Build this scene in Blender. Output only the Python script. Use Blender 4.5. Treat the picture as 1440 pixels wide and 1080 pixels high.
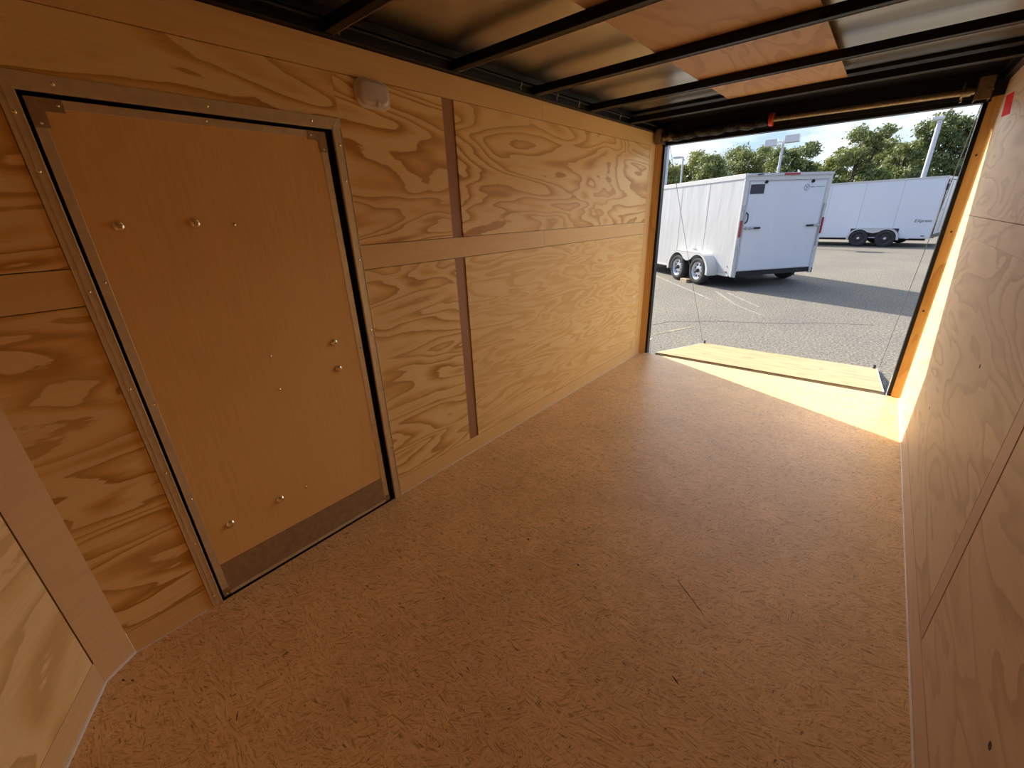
import bpy, bmesh, math, random
import numpy as np
from mathutils import Vector, Matrix

# ------------------------------------------------------------------ scene, camera, light
for o in list(bpy.data.objects): bpy.data.objects.remove(o)
S = bpy.context.scene
COL = S.collection
S.view_settings.view_transform = 'Standard'
S.view_settings.look = 'None'
S.view_settings.gamma = 1.0
S.view_settings.use_curve_mapping = False
S.view_settings.exposure = 3.27
S.cycles.max_bounces = 24
S.cycles.diffuse_bounces = 20
S.cycles.sample_clamp_indirect = 8

cam_data = bpy.data.cameras.new('camera')
cam = bpy.data.objects.new('camera', cam_data)
COL.objects.link(cam)
cam_data.sensor_width = 36.0
cam_data.lens = 582.5226828844368 / 1440 * 36.0
cam_data.clip_start = 0.02
cam_data.clip_end = 600
RX = Vector((0.7656238857, 0.6422718075, -0.0361523290))
RY = Vector((0.2153659985, -0.3088736283, -0.9263987092))
RZ = Vector((-0.6061662744, 0.7014869971, -0.3748045366))
M = Matrix((RX, -RY, -RZ)).transposed().to_4x4()
M.translation = Vector((1.69279256, -0.60583496, 1.37566298))
cam.matrix_world = M
S.camera = cam

SUN_TRAVEL = Vector((1.0, -0.45, -0.74)).normalized()
sun_data = bpy.data.lights.new('sun', 'SUN')
sun_data.energy = 1.02
sun_data.angle = math.radians(0.55)
sun_data.color = (1.0, 0.93, 0.80)
sun = bpy.data.objects.new('sun', sun_data)
COL.objects.link(sun)
sun.rotation_euler = SUN_TRAVEL.to_track_quat('-Z', 'Y').to_euler()
sun.location = -SUN_TRAVEL * 30

world = bpy.data.worlds.new('sky')
S.world = world
world.use_nodes = True
wn, wl = world.node_tree.nodes, world.node_tree.links
for n in list(wn): wn.remove(n)
w_out = wn.new('ShaderNodeOutputWorld')
w_bg = wn.new('ShaderNodeBackground')
w_tc = wn.new('ShaderNodeTexCoord')
w_sep = wn.new('ShaderNodeSeparateXYZ')
w_ramp = wn.new('ShaderNodeValToRGB')
w_map = wn.new('ShaderNodeMapping'); w_map.inputs['Scale'].default_value = (2.0, 2.0, 7.0)
w_noise = wn.new('ShaderNodeTexNoise')
w_noise.inputs['Scale'].default_value = 2.3; w_noise.inputs['Detail'].default_value = 9; w_noise.inputs['Roughness'].default_value = 0.6
w_noise.inputs['Distortion'].default_value = 0.3
w_cr = wn.new('ShaderNodeValToRGB')
w_mix = wn.new('ShaderNodeMixRGB')
wl.new(w_tc.outputs['Generated'], w_sep.inputs[0])
wl.new(w_sep.outputs['Z'], w_ramp.inputs['Fac'])
e = w_ramp.color_ramp.elements
e[0].position = 0.0; e[0].color = (0.50, 0.62, 0.74, 1)
e[1].position = 0.6; e[1].color = (0.16, 0.32, 0.62, 1)
x_ = e.new(0.16); x_.color = (0.30, 0.47, 0.70, 1)
wl.new(w_tc.outputs['Generated'], w_map.inputs['Vector'])
wl.new(w_map.outputs['Vector'], w_noise.inputs['Vector'])
wl.new(w_noise.outputs['Fac'], w_cr.inputs['Fac'])
w_cr.color_ramp.elements[0].position = 0.40; w_cr.color_ramp.elements[0].color = (0, 0, 0, 1)
w_cr.color_ramp.elements[1].position = 0.60; w_cr.color_ramp.elements[1].color = (1, 1, 1, 1)
wl.new(w_cr.outputs['Color'], w_mix.inputs['Fac'])
wl.new(w_ramp.outputs['Color'], w_mix.inputs['Color1'])
w_mix.inputs['Color2'].default_value = (0.80, 0.84, 0.88, 1)
# added glow around the unseen sun, brightens the interior
w_dot = wn.new('ShaderNodeVectorMath'); w_dot.operation = 'DOT_PRODUCT'
wl.new(w_tc.outputs['Generated'], w_dot.inputs[0]); w_dot.inputs[1].default_value = tuple(-SUN_TRAVEL)
w_max = wn.new('ShaderNodeMath'); w_max.operation = 'MAXIMUM'; wl.new(w_dot.outputs['Value'], w_max.inputs[0]); w_max.inputs[1].default_value = 0.0
w_pow = wn.new('ShaderNodeMath'); w_pow.operation = 'POWER'; wl.new(w_max.outputs[0], w_pow.inputs[0]); w_pow.inputs[1].default_value = 7.0
w_gl = wn.new('ShaderNodeMixRGB'); w_gl.blend_type = 'MIX'; wl.new(w_pow.outputs[0], w_gl.inputs['Fac'])
w_gl.inputs['Color1'].default_value = (0, 0, 0, 1); w_gl.inputs['Color2'].default_value = (0.6, 0.56, 0.5, 1)
w_add = wn.new('ShaderNodeMixRGB'); w_add.blend_type = 'ADD'; w_add.inputs['Fac'].default_value = 1.0
# added bright warm band just above the sky in view, lights the interior
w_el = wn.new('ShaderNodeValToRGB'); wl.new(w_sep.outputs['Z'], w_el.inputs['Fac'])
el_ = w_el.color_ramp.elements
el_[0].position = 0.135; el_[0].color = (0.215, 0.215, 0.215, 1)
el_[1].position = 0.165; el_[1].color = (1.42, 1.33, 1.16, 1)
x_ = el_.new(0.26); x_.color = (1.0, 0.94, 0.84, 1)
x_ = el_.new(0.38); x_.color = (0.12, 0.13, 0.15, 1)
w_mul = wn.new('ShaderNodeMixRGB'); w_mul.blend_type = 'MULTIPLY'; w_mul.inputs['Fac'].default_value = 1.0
# the added band is kept to the ramp side; the sky behind is plain
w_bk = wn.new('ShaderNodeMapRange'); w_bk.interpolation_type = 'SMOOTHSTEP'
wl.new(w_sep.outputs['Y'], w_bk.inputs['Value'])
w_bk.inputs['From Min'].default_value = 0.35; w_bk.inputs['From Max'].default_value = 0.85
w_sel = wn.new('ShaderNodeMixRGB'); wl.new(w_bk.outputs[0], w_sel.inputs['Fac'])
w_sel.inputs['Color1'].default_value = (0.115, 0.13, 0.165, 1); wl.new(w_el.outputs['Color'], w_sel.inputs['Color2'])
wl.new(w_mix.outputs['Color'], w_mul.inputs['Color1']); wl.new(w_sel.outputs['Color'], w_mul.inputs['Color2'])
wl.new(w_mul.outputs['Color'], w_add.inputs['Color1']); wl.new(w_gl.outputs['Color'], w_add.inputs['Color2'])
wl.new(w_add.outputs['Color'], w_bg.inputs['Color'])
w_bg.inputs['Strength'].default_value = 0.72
wl.new(w_bg.outputs[0], w_out.inputs[0])

# ------------------------------------------------------------------ materials
class NT:
    def __init__(s, name):
        s.m = bpy.data.materials.new(name); s.m.use_nodes = True
        s.n, s.l = s.m.node_tree.nodes, s.m.node_tree.links
        s.b = s.n['Principled BSDF']
    def new(s, t, **kw):
        n = s.n.new(t)
        for k, v in kw.items(): setattr(n, k, v)
        return n
    def link(s, a, b): s.l.new(a, b)
    def math(s, op, a, b=None, clamp=False):
        n = s.new('ShaderNodeMath', operation=op, use_clamp=clamp)
        for i, v in enumerate((a, b)):
            if v is None: continue
            if isinstance(v, (int, float)): n.inputs[i].default_value = v
            else: s.link(v, n.inputs[i])
        return n.outputs[0]
    def noise(s, vec, scale, detail=3, rough=0.5, dist=0.0):
        n = s.new('ShaderNodeTexNoise')
        n.inputs['Scale'].default_value = scale; n.inputs['Detail'].default_value = detail
        n.inputs['Roughness'].default_value = rough; n.inputs['Distortion'].default_value = dist
        if vec is not None: s.link(vec, n.inputs['Vector'])
        return n.outputs['Fac']
    def mapping(s, vec, scale=(1, 1, 1), rot=(0, 0, 0), loc=(0, 0, 0)):
        n = s.new('ShaderNodeMapping')
        n.inputs['Scale'].default_value = scale; n.inputs['Rotation'].default_value = rot; n.inputs['Location'].default_value = loc
        s.link(vec, n.inputs['Vector']); return n.outputs[0]
    def ramp(s, fac, stops, interp='LINEAR'):
        n = s.new('ShaderNodeValToRGB'); n.color_ramp.interpolation = interp
        el = n.color_ramp.elements
        while len(el) > 1: el.remove(el[-1])
        el[0].position = stops[0][0]; el[0].color = (*stops[0][1], 1)
        for p, c in stops[1:]:
            q = el.new(p); q.color = (*c, 1)
        s.link(fac, n.inputs['Fac']); return n.outputs['Color']
    def mix(s, fac, a, b, mode='MIX'):
        n = s.new('ShaderNodeMixRGB', blend_type=mode)
        for i, v in zip(('Fac', 'Color1', 'Color2'), (fac, a, b)):
            if isinstance(v, (int, float)): n.inputs[i].default_value = v
            elif isinstance(v, tuple): n.inputs[i].default_value = (*v, 1)
            else: s.link(v, n.inputs[i])
        return n.outputs[0]
    def bump(s, h, strength=0.2, dist=0.01):
        n = s.new('ShaderNodeBump'); n.inputs['Strength'].default_value = strength; n.inputs['Distance'].default_value = dist
        s.link(h, n.inputs['Height']); s.link(n.outputs[0], s.b.inputs['Normal'])
    def coords(s, shift=True):
        tc = s.new('ShaderNodeTexCoord')
        v = tc.outputs['Object']
        if shift:
            oi = s.new('ShaderNodeObjectInfo')
            r = s.math('MULTIPLY', oi.outputs['Random'], 57.0)
            va = s.new('ShaderNodeVectorMath', operation='ADD')
            s.link(v, va.inputs[0]); s.link(r, va.inputs[1]); v = va.outputs[0]
        return v
    def set(s, **kw):
        for k, v in kw.items():
            k = k.replace('_', ' ')
            if isinstance(v, tuple) and len(v) == 3: v = (*v, 1)
            s.b.inputs[k].default_value = v

def plain(name, color, rough=0.5, metal=0.0, var=0.06, scale=25.0, **kw):
    t = NT(name); v = t.coords()
    f = t.noise(v, scale, 3)
    lo = tuple(c * (1 - var) for c in color); hi = tuple(min(1, c * (1 + var)) for c in color)
    t.link(t.ramp(f, [(0.35, lo), (0.65, hi)]), t.b.inputs['Base Color'])
    t.set(Roughness=rough, Metallic=metal, **kw)
    return t.m

def plywood(name, light, mid, dark, scale=(0.8, 0.8, 3.2), bands=9.0, rough=0.55, contrast=1.0, fine=(6, 6, 160), dist=0.9):
    """rotary-cut softwood veneer: nested cathedral figure with a sharp edge to each growth ring"""
    t = NT(name); v = t.coords()
    big = t.noise(t.mapping(v, scale), 1.0, 2.0, 0.45, dist)
    wob = t.noise(t.mapping(v, tuple(k * 9 for k in scale)), 1.0, 3, 0.6)
    b = t.math('ADD', t.math('MULTIPLY', big, bands), t.math('MULTIPLY', wob, 0.42))
    fr = t.math('FRACT', b)
    c = t.ramp(fr, [(0.0, light), (0.38, light), (0.62, mid), (0.86, dark), (0.95, dark), (1.0, light)])
    c0 = tuple((a + m_) / 2 for a, m_ in zip(light, mid))
    patch = t.noise(t.mapping(v, tuple(k * 0.7 for k in scale)), 1.6, 2)
    c = t.mix(t.ramp(patch, [(0.4, (0.55 * contrast,) * 3), (0.65, (1.0 * contrast,) * 3)]), c0, c)
    fi = t.noise(t.mapping(v, fine), 1.0, 3, 0.6)
    c = t.mix(0.35, c, t.ramp(fi, [(0.3, (0.80, 0.76, 0.70)), (0.7, (1, 1, 1))]), 'MULTIPLY')
    t.link(c, t.b.inputs['Base Color'])
    t.set(Roughness=rough)
    t.bump(t.math('ADD', fi, fr), 0.06, 0.002)
    return t.m

def osb(name, c1, c2, c3, rough=0.42):
    """oriented strand board: patches of slivers, each patch with its own direction"""
    t = NT(name); v = t.coords(False)
    col = None; hs = []
    for k, (vs, sc, strand) in enumerate(((11.0, (1.0, 2.6, 1), (15, 150, 1)), (19.0, (1.0, 2.4, 1), (24, 260, 1)))):
        vo = t.new('ShaderNodeTexVoronoi'); vo.inputs['Scale'].default_value = vs
        wv = t.mapping(v, sc, loc=(3.1 * k, 1.7 * k, 0))
        dn = t.new('ShaderNodeTexNoise'); dn.inputs['Scale'].default_value = 14; t.link(v, dn.inputs['Vector'])
        mx = t.new('ShaderNodeVectorMath', operation='MULTIPLY_ADD')
        t.link(dn.outputs['Color'], mx.inputs[0]); mx.inputs[1].default_value = (0.3, 0.3, 0); t.link(wv, mx.inputs[2])
        t.link(mx.outputs[0], vo.inputs['Vector'])
        sp = t.new('ShaderNodeSeparateColor'); t.link(vo.outputs['Color'], sp.inputs[0])
        ang = t.math('MULTIPLY', t.math('SUBTRACT', sp.outputs[0], 0.5), (1.5, 2.6)[k])
        vr = t.new('ShaderNodeVectorRotate', rotation_type='Z_AXIS')
        t.link(v, vr.inputs['Vector']); t.link(t.math('ADD', ang, -0.5), vr.inputs['Angle'])
        f = t.noise(t.mapping(vr.outputs[0], strand), 1.0, 3, 0.65, 0.2)
        hs.append(f)
        tone = t.mix(0.22, t.ramp(f, [(0.37, c3), (0.45, c2), (0.52, c1), (0.62, tuple(min(1, x * 1.12) for x in c1))]),
                     t.ramp(sp.outputs[1], [(0, tuple(x * 0.8 for x in c2)), (1, c1)]))
        if col is None: col = tone
        else: col = t.mix(t.ramp(sp.outputs[2], [(0.45, (0.15,) * 3), (0.55, (0.85,) * 3)]), col, tone)
    sp = t.noise(t.mapping(v, (30, 95, 1), rot=(0, 0, 0.45)), 1.0, 3, 0.6)
    col = t.mix(t.ramp(sp, [(0.63, (0, 0, 0)), (0.70, (0.8,) * 3)]), col, (0.17, 0.075, 0.02))
    s2 = t.noise(t.mapping(v, (70, 34, 1), rot=(0, 0, -0.7)), 1.0, 2, 0.5)
    col = t.mix(t.ramp(s2, [(0.69, (0, 0, 0)), (0.74, (0.8,) * 3)]), col, (0.14, 0.06, 0.02))
    lg = t.noise(t.mapping(v, (9, 130, 1), rot=(0, 0, 0.62)), 1.0, 2, 0.5, 0.15)
    lh = t.noise(t.mapping(v, (120, 11, 1), rot=(0, 0, 0.35)), 1.0, 2, 0.5, 0.15)
    for h_, a_, b_ in ((lg, 0.60, 0.68), (lh, 0.63, 0.70)):
        col = t.mix(t.ramp(h_, [(a_, (0, 0, 0)), (b_, (0.55,) * 3)]), col, (0.99, 0.78, 0.47))
    cl = t.noise(v, 2.2, 4, 0.6)
    col = t.mix(1.0, col, t.ramp(cl, [(0.3, (0.86, 0.84, 0.82)), (0.7, (1.06, 1.05, 1.04))]), 'MULTIPLY')
    t.link(col, t.b.inputs['Base Color'])
    t.set(Roughness=rough, Specular_IOR_Level=0.5)
    t.bump(t.math('ADD', hs[0], hs[1]), 0.22, 0.002)
    return t.m

M_ = {}
PL, PM, PD = (0.96, 0.71, 0.31), (0.85, 0.52, 0.15), (0.56, 0.27, 0.04)
M_['ply'] = plywood('pine_plywood', PL, PM, PD, (0.9, 0.9, 3.5), 12.0, dist=0.7)
M_['ply_fine'] = plywood('pine_plywood_soft', PL, PM, (0.76, 0.45, 0.12), (1.1, 1.1, 8.0), 9.0, contrast=0.8)
M_['ply_streak'] = plywood('pine_plywood_streaky', PL, PM, PD, (1.3, 1.3, 6.0), 10.0, dist=0.4)
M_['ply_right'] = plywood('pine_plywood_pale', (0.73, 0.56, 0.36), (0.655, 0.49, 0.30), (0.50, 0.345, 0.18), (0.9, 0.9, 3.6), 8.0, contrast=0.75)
M_['ply_pale'] = plywood('pine_plywood_light', (0.95, 0.645, 0.30), (0.86, 0.54, 0.20), (0.64, 0.35, 0.10), (0.9, 0.9, 2.8), 7.0, contrast=1.0)
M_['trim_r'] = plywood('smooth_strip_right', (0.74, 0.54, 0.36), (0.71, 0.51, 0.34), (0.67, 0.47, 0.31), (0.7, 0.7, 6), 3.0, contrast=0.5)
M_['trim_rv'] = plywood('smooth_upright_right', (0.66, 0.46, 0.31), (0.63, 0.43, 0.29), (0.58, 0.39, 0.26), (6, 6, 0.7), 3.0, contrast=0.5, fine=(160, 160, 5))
M_['trim_front'] = plywood('smooth_strip_front', (0.82, 0.51, 0.235), (0.79, 0.485, 0.215), (0.75, 0.45, 0.195), (0.7, 0.7, 2), 3.0, contrast=0.5)
M_['trim_h'] = plywood('smooth_plywood_strip', (0.90, 0.62, 0.26), (0.87, 0.59, 0.235), (0.83, 0.55, 0.21), (0.7, 0.7, 6), 3.0, contrast=0.5)
M_['trim_v'] = plywood('smooth_plywood_upright', (0.90, 0.61, 0.265), (0.87, 0.58, 0.24), (0.83, 0.54, 0.215), (6, 6, 0.7), 3.0, contrast=0.5, fine=(160, 160, 5))
M_['luan_v'] = plywood('luan_batten', (0.44, 0.23, 0.115), (0.40, 0.20, 0.10), (0.33, 0.155, 0.075), (6, 6, 0.8), 4.0, contrast=0.6, fine=(220, 220, 5))
M_['luan'] = plywood('luan_ceiling', (0.56, 0.365, 0.215), (0.50, 0.31, 0.17), (0.41, 0.235, 0.12), (3.5, 0.9, 3), 8.0, contrast=0.7, fine=(160, 6, 60))
M_['door'] = plywood('door_plywood', (0.92, 0.59, 0.215), (0.89, 0.56, 0.195), (0.85, 0.52, 0.17), (1.6, 1.6, 0.9), 4.0, contrast=0.45, fine=(120, 120, 5))
M_['jamb'] = plywood('jamb_pine', (0.68, 0.40, 0.12), (0.62, 0.345, 0.09), (0.48, 0.24, 0.05), (4, 4, 0.8), 6.0, contrast=0.8, fine=(120, 120, 5))
M_['osb'] = osb('oriented_strand_board', (0.99, 0.68, 0.33), (0.84, 0.51, 0.205), (0.40, 0.20, 0.06))
M_['ramp'] = plywood('ramp_plywood', (0.50, 0.38, 0.19), (0.40, 0.29, 0.13), (0.24, 0.15, 0.055), (0.5, 4.5, 3), 9.0, contrast=0.8, fine=(5, 200, 60))
M_['alu'] = plain('brushed_aluminium', (0.80, 0.68, 0.46), 0.34, 0.5, 0.06, 40)
M_['alu2'] = plain('dull_aluminium', (0.42, 0.31, 0.19), 0.45, 0.5, 0.10, 40)
M_['brass'] = plain('zinc_bolt', (0.95, 0.84, 0.60), 0.16, 1.0)
M_['blk'] = plain('black_steel', (0.0025, 0.0025, 0.003), 0.42, Specular_IOR_Level=0.25)
M_['blks'] = plain('black_steel_sheet', (0.008, 0.009, 0.012), 0.32, Specular_IOR_Level=0.4)
M_['dark'] = plain('dark_gap', (0.01, 0.01, 0.01), 0.8)
M_['rubber'] = plain('black_rubber', (0.018, 0.018, 0.02), 0.7)
M_['tire'] = plain('tire_rubber', (0.03, 0.03, 0.033), 0.75, 0, 0.2)
M_['white'] = None
M_['caulk'] = plain('white_caulk', (0.85, 0.76, 0.64), 0.6)
M_['plastic'] = plain('translucent_lens', (0.66, 0.58, 0.52), 0.22, Coat_Weight=0.4, Subsurface_Weight=0.15)
M_['bezel'] = plain('white_plastic', (0.74, 0.66, 0.58), 0.35)
M_['galv'] = plain('zinc_plated_steel', (0.30, 0.25, 0.19), 0.42, 0.7, 0.25, 60)
M_['spring'] = plain('oiled_spring_steel', (0.028, 0.026, 0.026), 0.35, 0.5, 0.2)
M_['redpaint'] = plain('red_paint', (0.62, 0.05, 0.03), 0.4, 0, 0.3, 90)
M_['redtape'] = plain('red_tape', (0.80, 0.02, 0.01), 0.8, 0, 0.05, Specular_IOR_Level=0.1)
M_['redlens'] = plain('red_lens', (0.42, 0.025, 0.03), 0.2)
M_['amber'] = plain('dark_red_marker', (0.16, 0.03, 0.02), 0.3)
M_['cable'] = plain('steel_cable', (0.16, 0.155, 0.14), 0.45, 0.3)
M_['screwhead'] = plain('bright_screw', (0.98, 0.94, 0.82), 0.5)
M_['alu_out'] = plain('grey_latch_metal', (0.50, 0.51, 0.52), 0.35, 0.4)
M_['tie'] = plain('pale_cable_tie', (0.75, 0.74, 0.70), 0.4)
M_['chrome'] = plain('silver_rim', (0.72, 0.74, 0.78), 0.3, 0.6)
M_['rimdark'] = plain('black_rim', (0.02, 0.02, 0.025), 0.3)
M_['pole'] = plain('painted_lamp_pole', (0.62, 0.65, 0.70), 0.5)
M_['polehead'] = plain('lamp_head_white', (0.72, 0.73, 0.74), 0.4)
M_['sticker'] = plain('black_placard', (0.03, 0.035, 0.045), 0.35)
M_['ink'] = plain('grey_ink', (0.33, 0.34, 0.36), 0.5)
M_['ink2'] = plain('dark_ink', (0.08, 0.09, 0.11), 0.5)
M_['paint_line'] = plain('worn_white_paint', (0.24, 0.225, 0.195), 0.8, 0, 0.3, 12)
M_['paint_yellow'] = plain('worn_yellow_paint', (0.22, 0.19, 0.12), 0.8, 0, 0.3, 12)
M_['bark'] = plain('bark', (0.06, 0.045, 0.035), 0.9, 0, 0.3, 6)
M_['block'] = plain('weathered_wood', (0.42, 0.33, 0.22), 0.8, 0, 0.2)
M_['axle'] = plain('chassis_black', (0.015, 0.015, 0.017), 0.6)

def coated(name, color, wave=0.35, rough=0.12, sc=(2.2, 2.2, 0.5)):
    t = NT(name); v = t.coords()
    f = t.noise(t.mapping(v, sc), 1.5, 2, 0.5, 0.4)
    t.link(t.ramp(f, [(0.2, tuple(c * 0.97 for c in color)), (0.8, color)]), t.b.inputs['Base Color'])
    t.set(Roughness=rough, Specular_IOR_Level=0.5)
    t.bump(f, wave, 0.03)
    return t.m
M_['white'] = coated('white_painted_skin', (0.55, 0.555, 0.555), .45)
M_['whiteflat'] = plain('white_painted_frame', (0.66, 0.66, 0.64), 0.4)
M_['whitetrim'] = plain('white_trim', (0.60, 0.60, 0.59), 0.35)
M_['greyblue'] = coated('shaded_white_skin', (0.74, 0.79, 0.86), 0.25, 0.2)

def roof_metal():
    t = NT('galvanised_roof_sheet'); v = t.coords(False)
    f = t.noise(t.mapping(v, (0.8, 3.0, 1)), 2.0, 2, 0.5)
    t.link(t.ramp(f, [(0.3, (0.50, 0.46, 0.40)), (0.7, (0.62, 0.58, 0.52))]), t.b.inputs['Base Color'])
    t.set(Metallic=1.0, Roughness=0.30)
    t.bump(f, 0.12, 0.02)
    return t.m
M_['roof'] = roof_metal()

def asphalt():
    t = NT('asphalt'); v = t.coords(False)
    f = t.noise(v, 34, 4, 0.8)
    g = t.noise(v, 0.5, 4, 0.6)
    vo = t.new('ShaderNodeTexVoronoi'); vo.inputs['Scale'].default_value = 45; t.link(v, vo.inputs['Vector'])
    c = t.ramp(f, [(0.38, (0.05, 0.045, 0.040)), (0.5, (0.165, 0.148, 0.122)), (0.60, (0.40, 0.365, 0.30))])
    c = t.mix(0.4, c, t.ramp(vo.outputs['Distance'], [(0.1, (0.30, 0.28, 0.24)), (0.6, (0.12, 0.112, 0.10))]))
    c = t.mix(1.0, c, t.ramp(g, [(0.3, (0.86, 0.86, 0.88)), (0.7, (1.1, 1.08, 1.02))]), 'MULTIPLY')
    # cracks: thin lines where a warped noise crosses a value
    cr = t.noise(t.mapping(v, (0.28, 0.75, 1), loc=(2.3, 0.4, 0)), 1.0, 4, 0.55, 0.4)
    line = t.math('ABSOLUTE', t.math('SUBTRACT', cr, 0.72))
    c = t.mix(t.ramp(line, [(0.0, (0.7,) * 3), (0.0022, (0.0,) * 3)]), c, (0.035, 0.033, 0.03))
    t.link(c, t.b.inputs['Base Color']); t.set(Roughness=0.9, Specular_IOR_Level=0.25)
    t.bump(f, 0.5, 0.01)
    return t.m
M_['asphalt'] = asphalt()

def leaves(name, c1, c2, c3):
    t = NT(name)
    geo = t.new('ShaderNodeNewGeometry')
    r = geo.outputs['Random Per Island']
    n = t.noise(geo.outputs['Position'], 0.9, 3)
    c = t.mix(t.math('ADD', t.math('MULTIPLY', r, 0.6), t.math('MULTIPLY', n, 0.4)), c1, c2)
    c = t.mix(t.ramp(n, [(0.45, (0, 0, 0)), (0.7, (0.6,) * 3)]), c, c3)
    t.link(c, t.b.inputs['Base Color'])
    t.set(Roughness=0.55, Transmission_Weight=0.0)
    tr = t.new('ShaderNodeBsdfTranslucent'); t.link(c, tr.inputs['Color'])
    mx = t.new('ShaderNodeMixShader'); mx.inputs[0].default_value = 0.3
    out = t.n['Material Output']
    t.link(t.b.outputs[0], mx.inputs[1]); t.link(tr.outputs[0], mx.inputs[2]); t.link(mx.outputs[0], out.inputs[0])
    return t.m
M_['leaf'] = [leaves('foliage_yellow_green', (0.07, 0.10, 0.02), (0.44, 0.46, 0.13), (0.32, 0.32, 0.10)),
              leaves('foliage_mid_green', (0.05, 0.08, 0.02), (0.36, 0.40, 0.13), (0.24, 0.26, 0.10)),
              leaves('foliage_dark_green', (0.035, 0.06, 0.02), (0.25, 0.31, 0.10), (0.31, 0.33, 0.15))]

# ------------------------------------------------------------------ mesh helpers
OFF = {}
def tag(o, label=None, cat=None, group=None, kind=None):
    if label: o['label'] = label
    if cat: o['category'] = cat
    if group: o['group'] = group
    if kind: o['kind'] = kind
    return o
def empty(name, loc, label=None, cat=None, group=None, kind=None, rz=0, local=False):
    o = bpy.data.objects.new(name, None); COL.objects.link(o)
    o.empty_display_size = 0.1
    o.location = loc; o.rotation_euler = (0, 0, rz)
    OFF[o.name] = Vector((0, 0, 0)) if (local or rz) else Vector(loc)
    return tag(o, label, cat, group, kind)

class MB:
    def __init__(s): s.v = []; s.f = []
    def add(s, vs, fs):
        k = len(s.v); s.v += [tuple(p) for p in vs]; s.f += [tuple(i + k for i in q) for q in fs]; return s
    def box(s, x0, x1, y0, y1, z0, z1):
        vs = [(x, y, z) for x in (x0, x1) for y in (y0, y1) for z in (z0, z1)]
        return s.add(vs, [(0, 1, 3, 2), (4, 6, 7, 5), (0, 4, 5, 1), (2, 3, 7, 6), (0, 2, 6, 4), (1, 5, 7, 3)])
    def prism(s, pts, vec):
        """extrude a planar polygon (3-D points) along vec"""
        n = len(pts); vec = Vector(vec)
        a = [Vector(p) for p in pts]; b = [p + vec for p in a]
        fs = [tuple(range(n))[::-1], tuple(range(n, 2 * n))]
        fs += [(i, (i + 1) % n, n + (i + 1) % n, n + i) for i in range(n)]
        return s.add(a + b, fs)
    def tube(s, pts, r, n=10, caps=True):
        pts = [Vector(p) for p in pts]; rs = r if isinstance(r, (list, tuple)) else [r] * len(pts)
        vs = []; fs = []
        up = None
        for i, p in enumerate(pts):
            d = (pts[min(i + 1, len(pts) - 1)] - pts[max(i - 1, 0)]).normalized()
            if up is None:
                up = Vector((0, 0, 1)) if abs(d.z) < 0.9 else Vector((1, 0, 0))
            u = d.cross(up).normalized(); w = u.cross(d).normalized(); up = w
            for k in range(n):
                a = 2 * math.pi * k / n
                vs.append(p + (u * math.cos(a) + w * math.sin(a)) * rs[i])
        for i in range(len(pts) - 1):
            for k in range(n):
                fs.append((i * n + k, i * n + (k + 1) % n, (i + 1) * n + (k + 1) % n, (i + 1) * n + k))
        if caps:
            fs.append(tuple(range(n))[::-1]); fs.append(tuple(range((len(pts) - 1) * n, len(pts) * n)))
        return s.add(vs, fs)
    def lathe(s, prof, c, axis, n=24):
        """prof: (distance along axis, radius) pairs"""
        c = Vector(c); ax = Vector(axis).normalized()
        t = Vector((0, 0, 1)) if abs(ax.z) < 0.9 else Vector((1, 0, 0))
        u = ax.cross(t).normalized(); w = ax.cross(u)
        vs = []; fs = []
        for d, r in prof:
            for k in range(n):
                a = 2 * math.pi * k / n
                vs.append(c + ax * d + (u * math.cos(a) + w * math.sin(a)) * max(r, 1e-5))
        for i in range(len(prof) - 1):
            for k in range(n):
                fs.append((i * n + k, i * n + (k + 1) % n, (i + 1) * n + (k + 1) % n, (i + 1) * n + k))
        return s.add(vs, fs)
    def dome(s, c, axis, r, h, n=12):
        return s.lathe([(0, r), (h * 0.5, r * 0.92), (h * 0.85, r * 0.6), (h, 0)], c, axis, n)
    def build(s, name, mat, parent=None, smooth=False, bevel=0, kind=None, label=None):
        vs = [Vector(p) for p in s.v]
        if parent is None:
            xs, ys, zs = zip(*s.v)
            off = Vector(((min(xs) + max(xs)) / 2, (min(ys) + max(ys)) / 2, min(zs)))
        else: off = OFF[parent.name]
        me = bpy.data.meshes.new(name)
        me.from_pydata([tuple(p - off) for p in vs], [], s.f)
        bm = bmesh.new(); bm.from_mesh(me); bmesh.ops.recalc_face_normals(bm, faces=bm.faces); bm.to_mesh(me); bm.free()
        me.materials.append(mat)
        o = bpy.data.objects.new(name, me); COL.objects.link(o)
        if parent is None: o.location = off
        else: o.parent = parent
        OFF[o.name] = off
        if smooth:
            for p in me.polygons: p.use_smooth = True
            md = o.modifiers.new('edge', 'EDGE_SPLIT'); md.split_angle = math.radians(38)
        if bevel:
            md = o.modifiers.new('bevel', 'BEVEL'); md.width = bevel; md.segments = 2; md.limit_method = 'ANGLE'
        if kind: o['kind'] = kind
        if label: o['label'] = label
        return o

TRIM = [0]
def trim(mb, mat, parent=None, **kw):
    TRIM[0] += 1
    return mb.build('trim_%d' % TRIM[0], mat, parent, kind='structure', **kw)

def copy_tree(o, parent=None):
    c = o.copy(); COL.objects.link(c)
    if parent is not None: c.parent = parent
    OFF[c.name] = OFF.get(o.name, Vector((0, 0, 0)))
    for ch in list(o.children): copy_tree(ch, c)
    return c

W, H, G = 2.06, 1.997, -0.372
YF, YE = -0.725, 3.407
Y1 = 3.437                      # end of the floor
APX = (1.03, -1.295)
VL = (0.055, -0.812); VR = (W - 0.055, -0.812)

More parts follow.
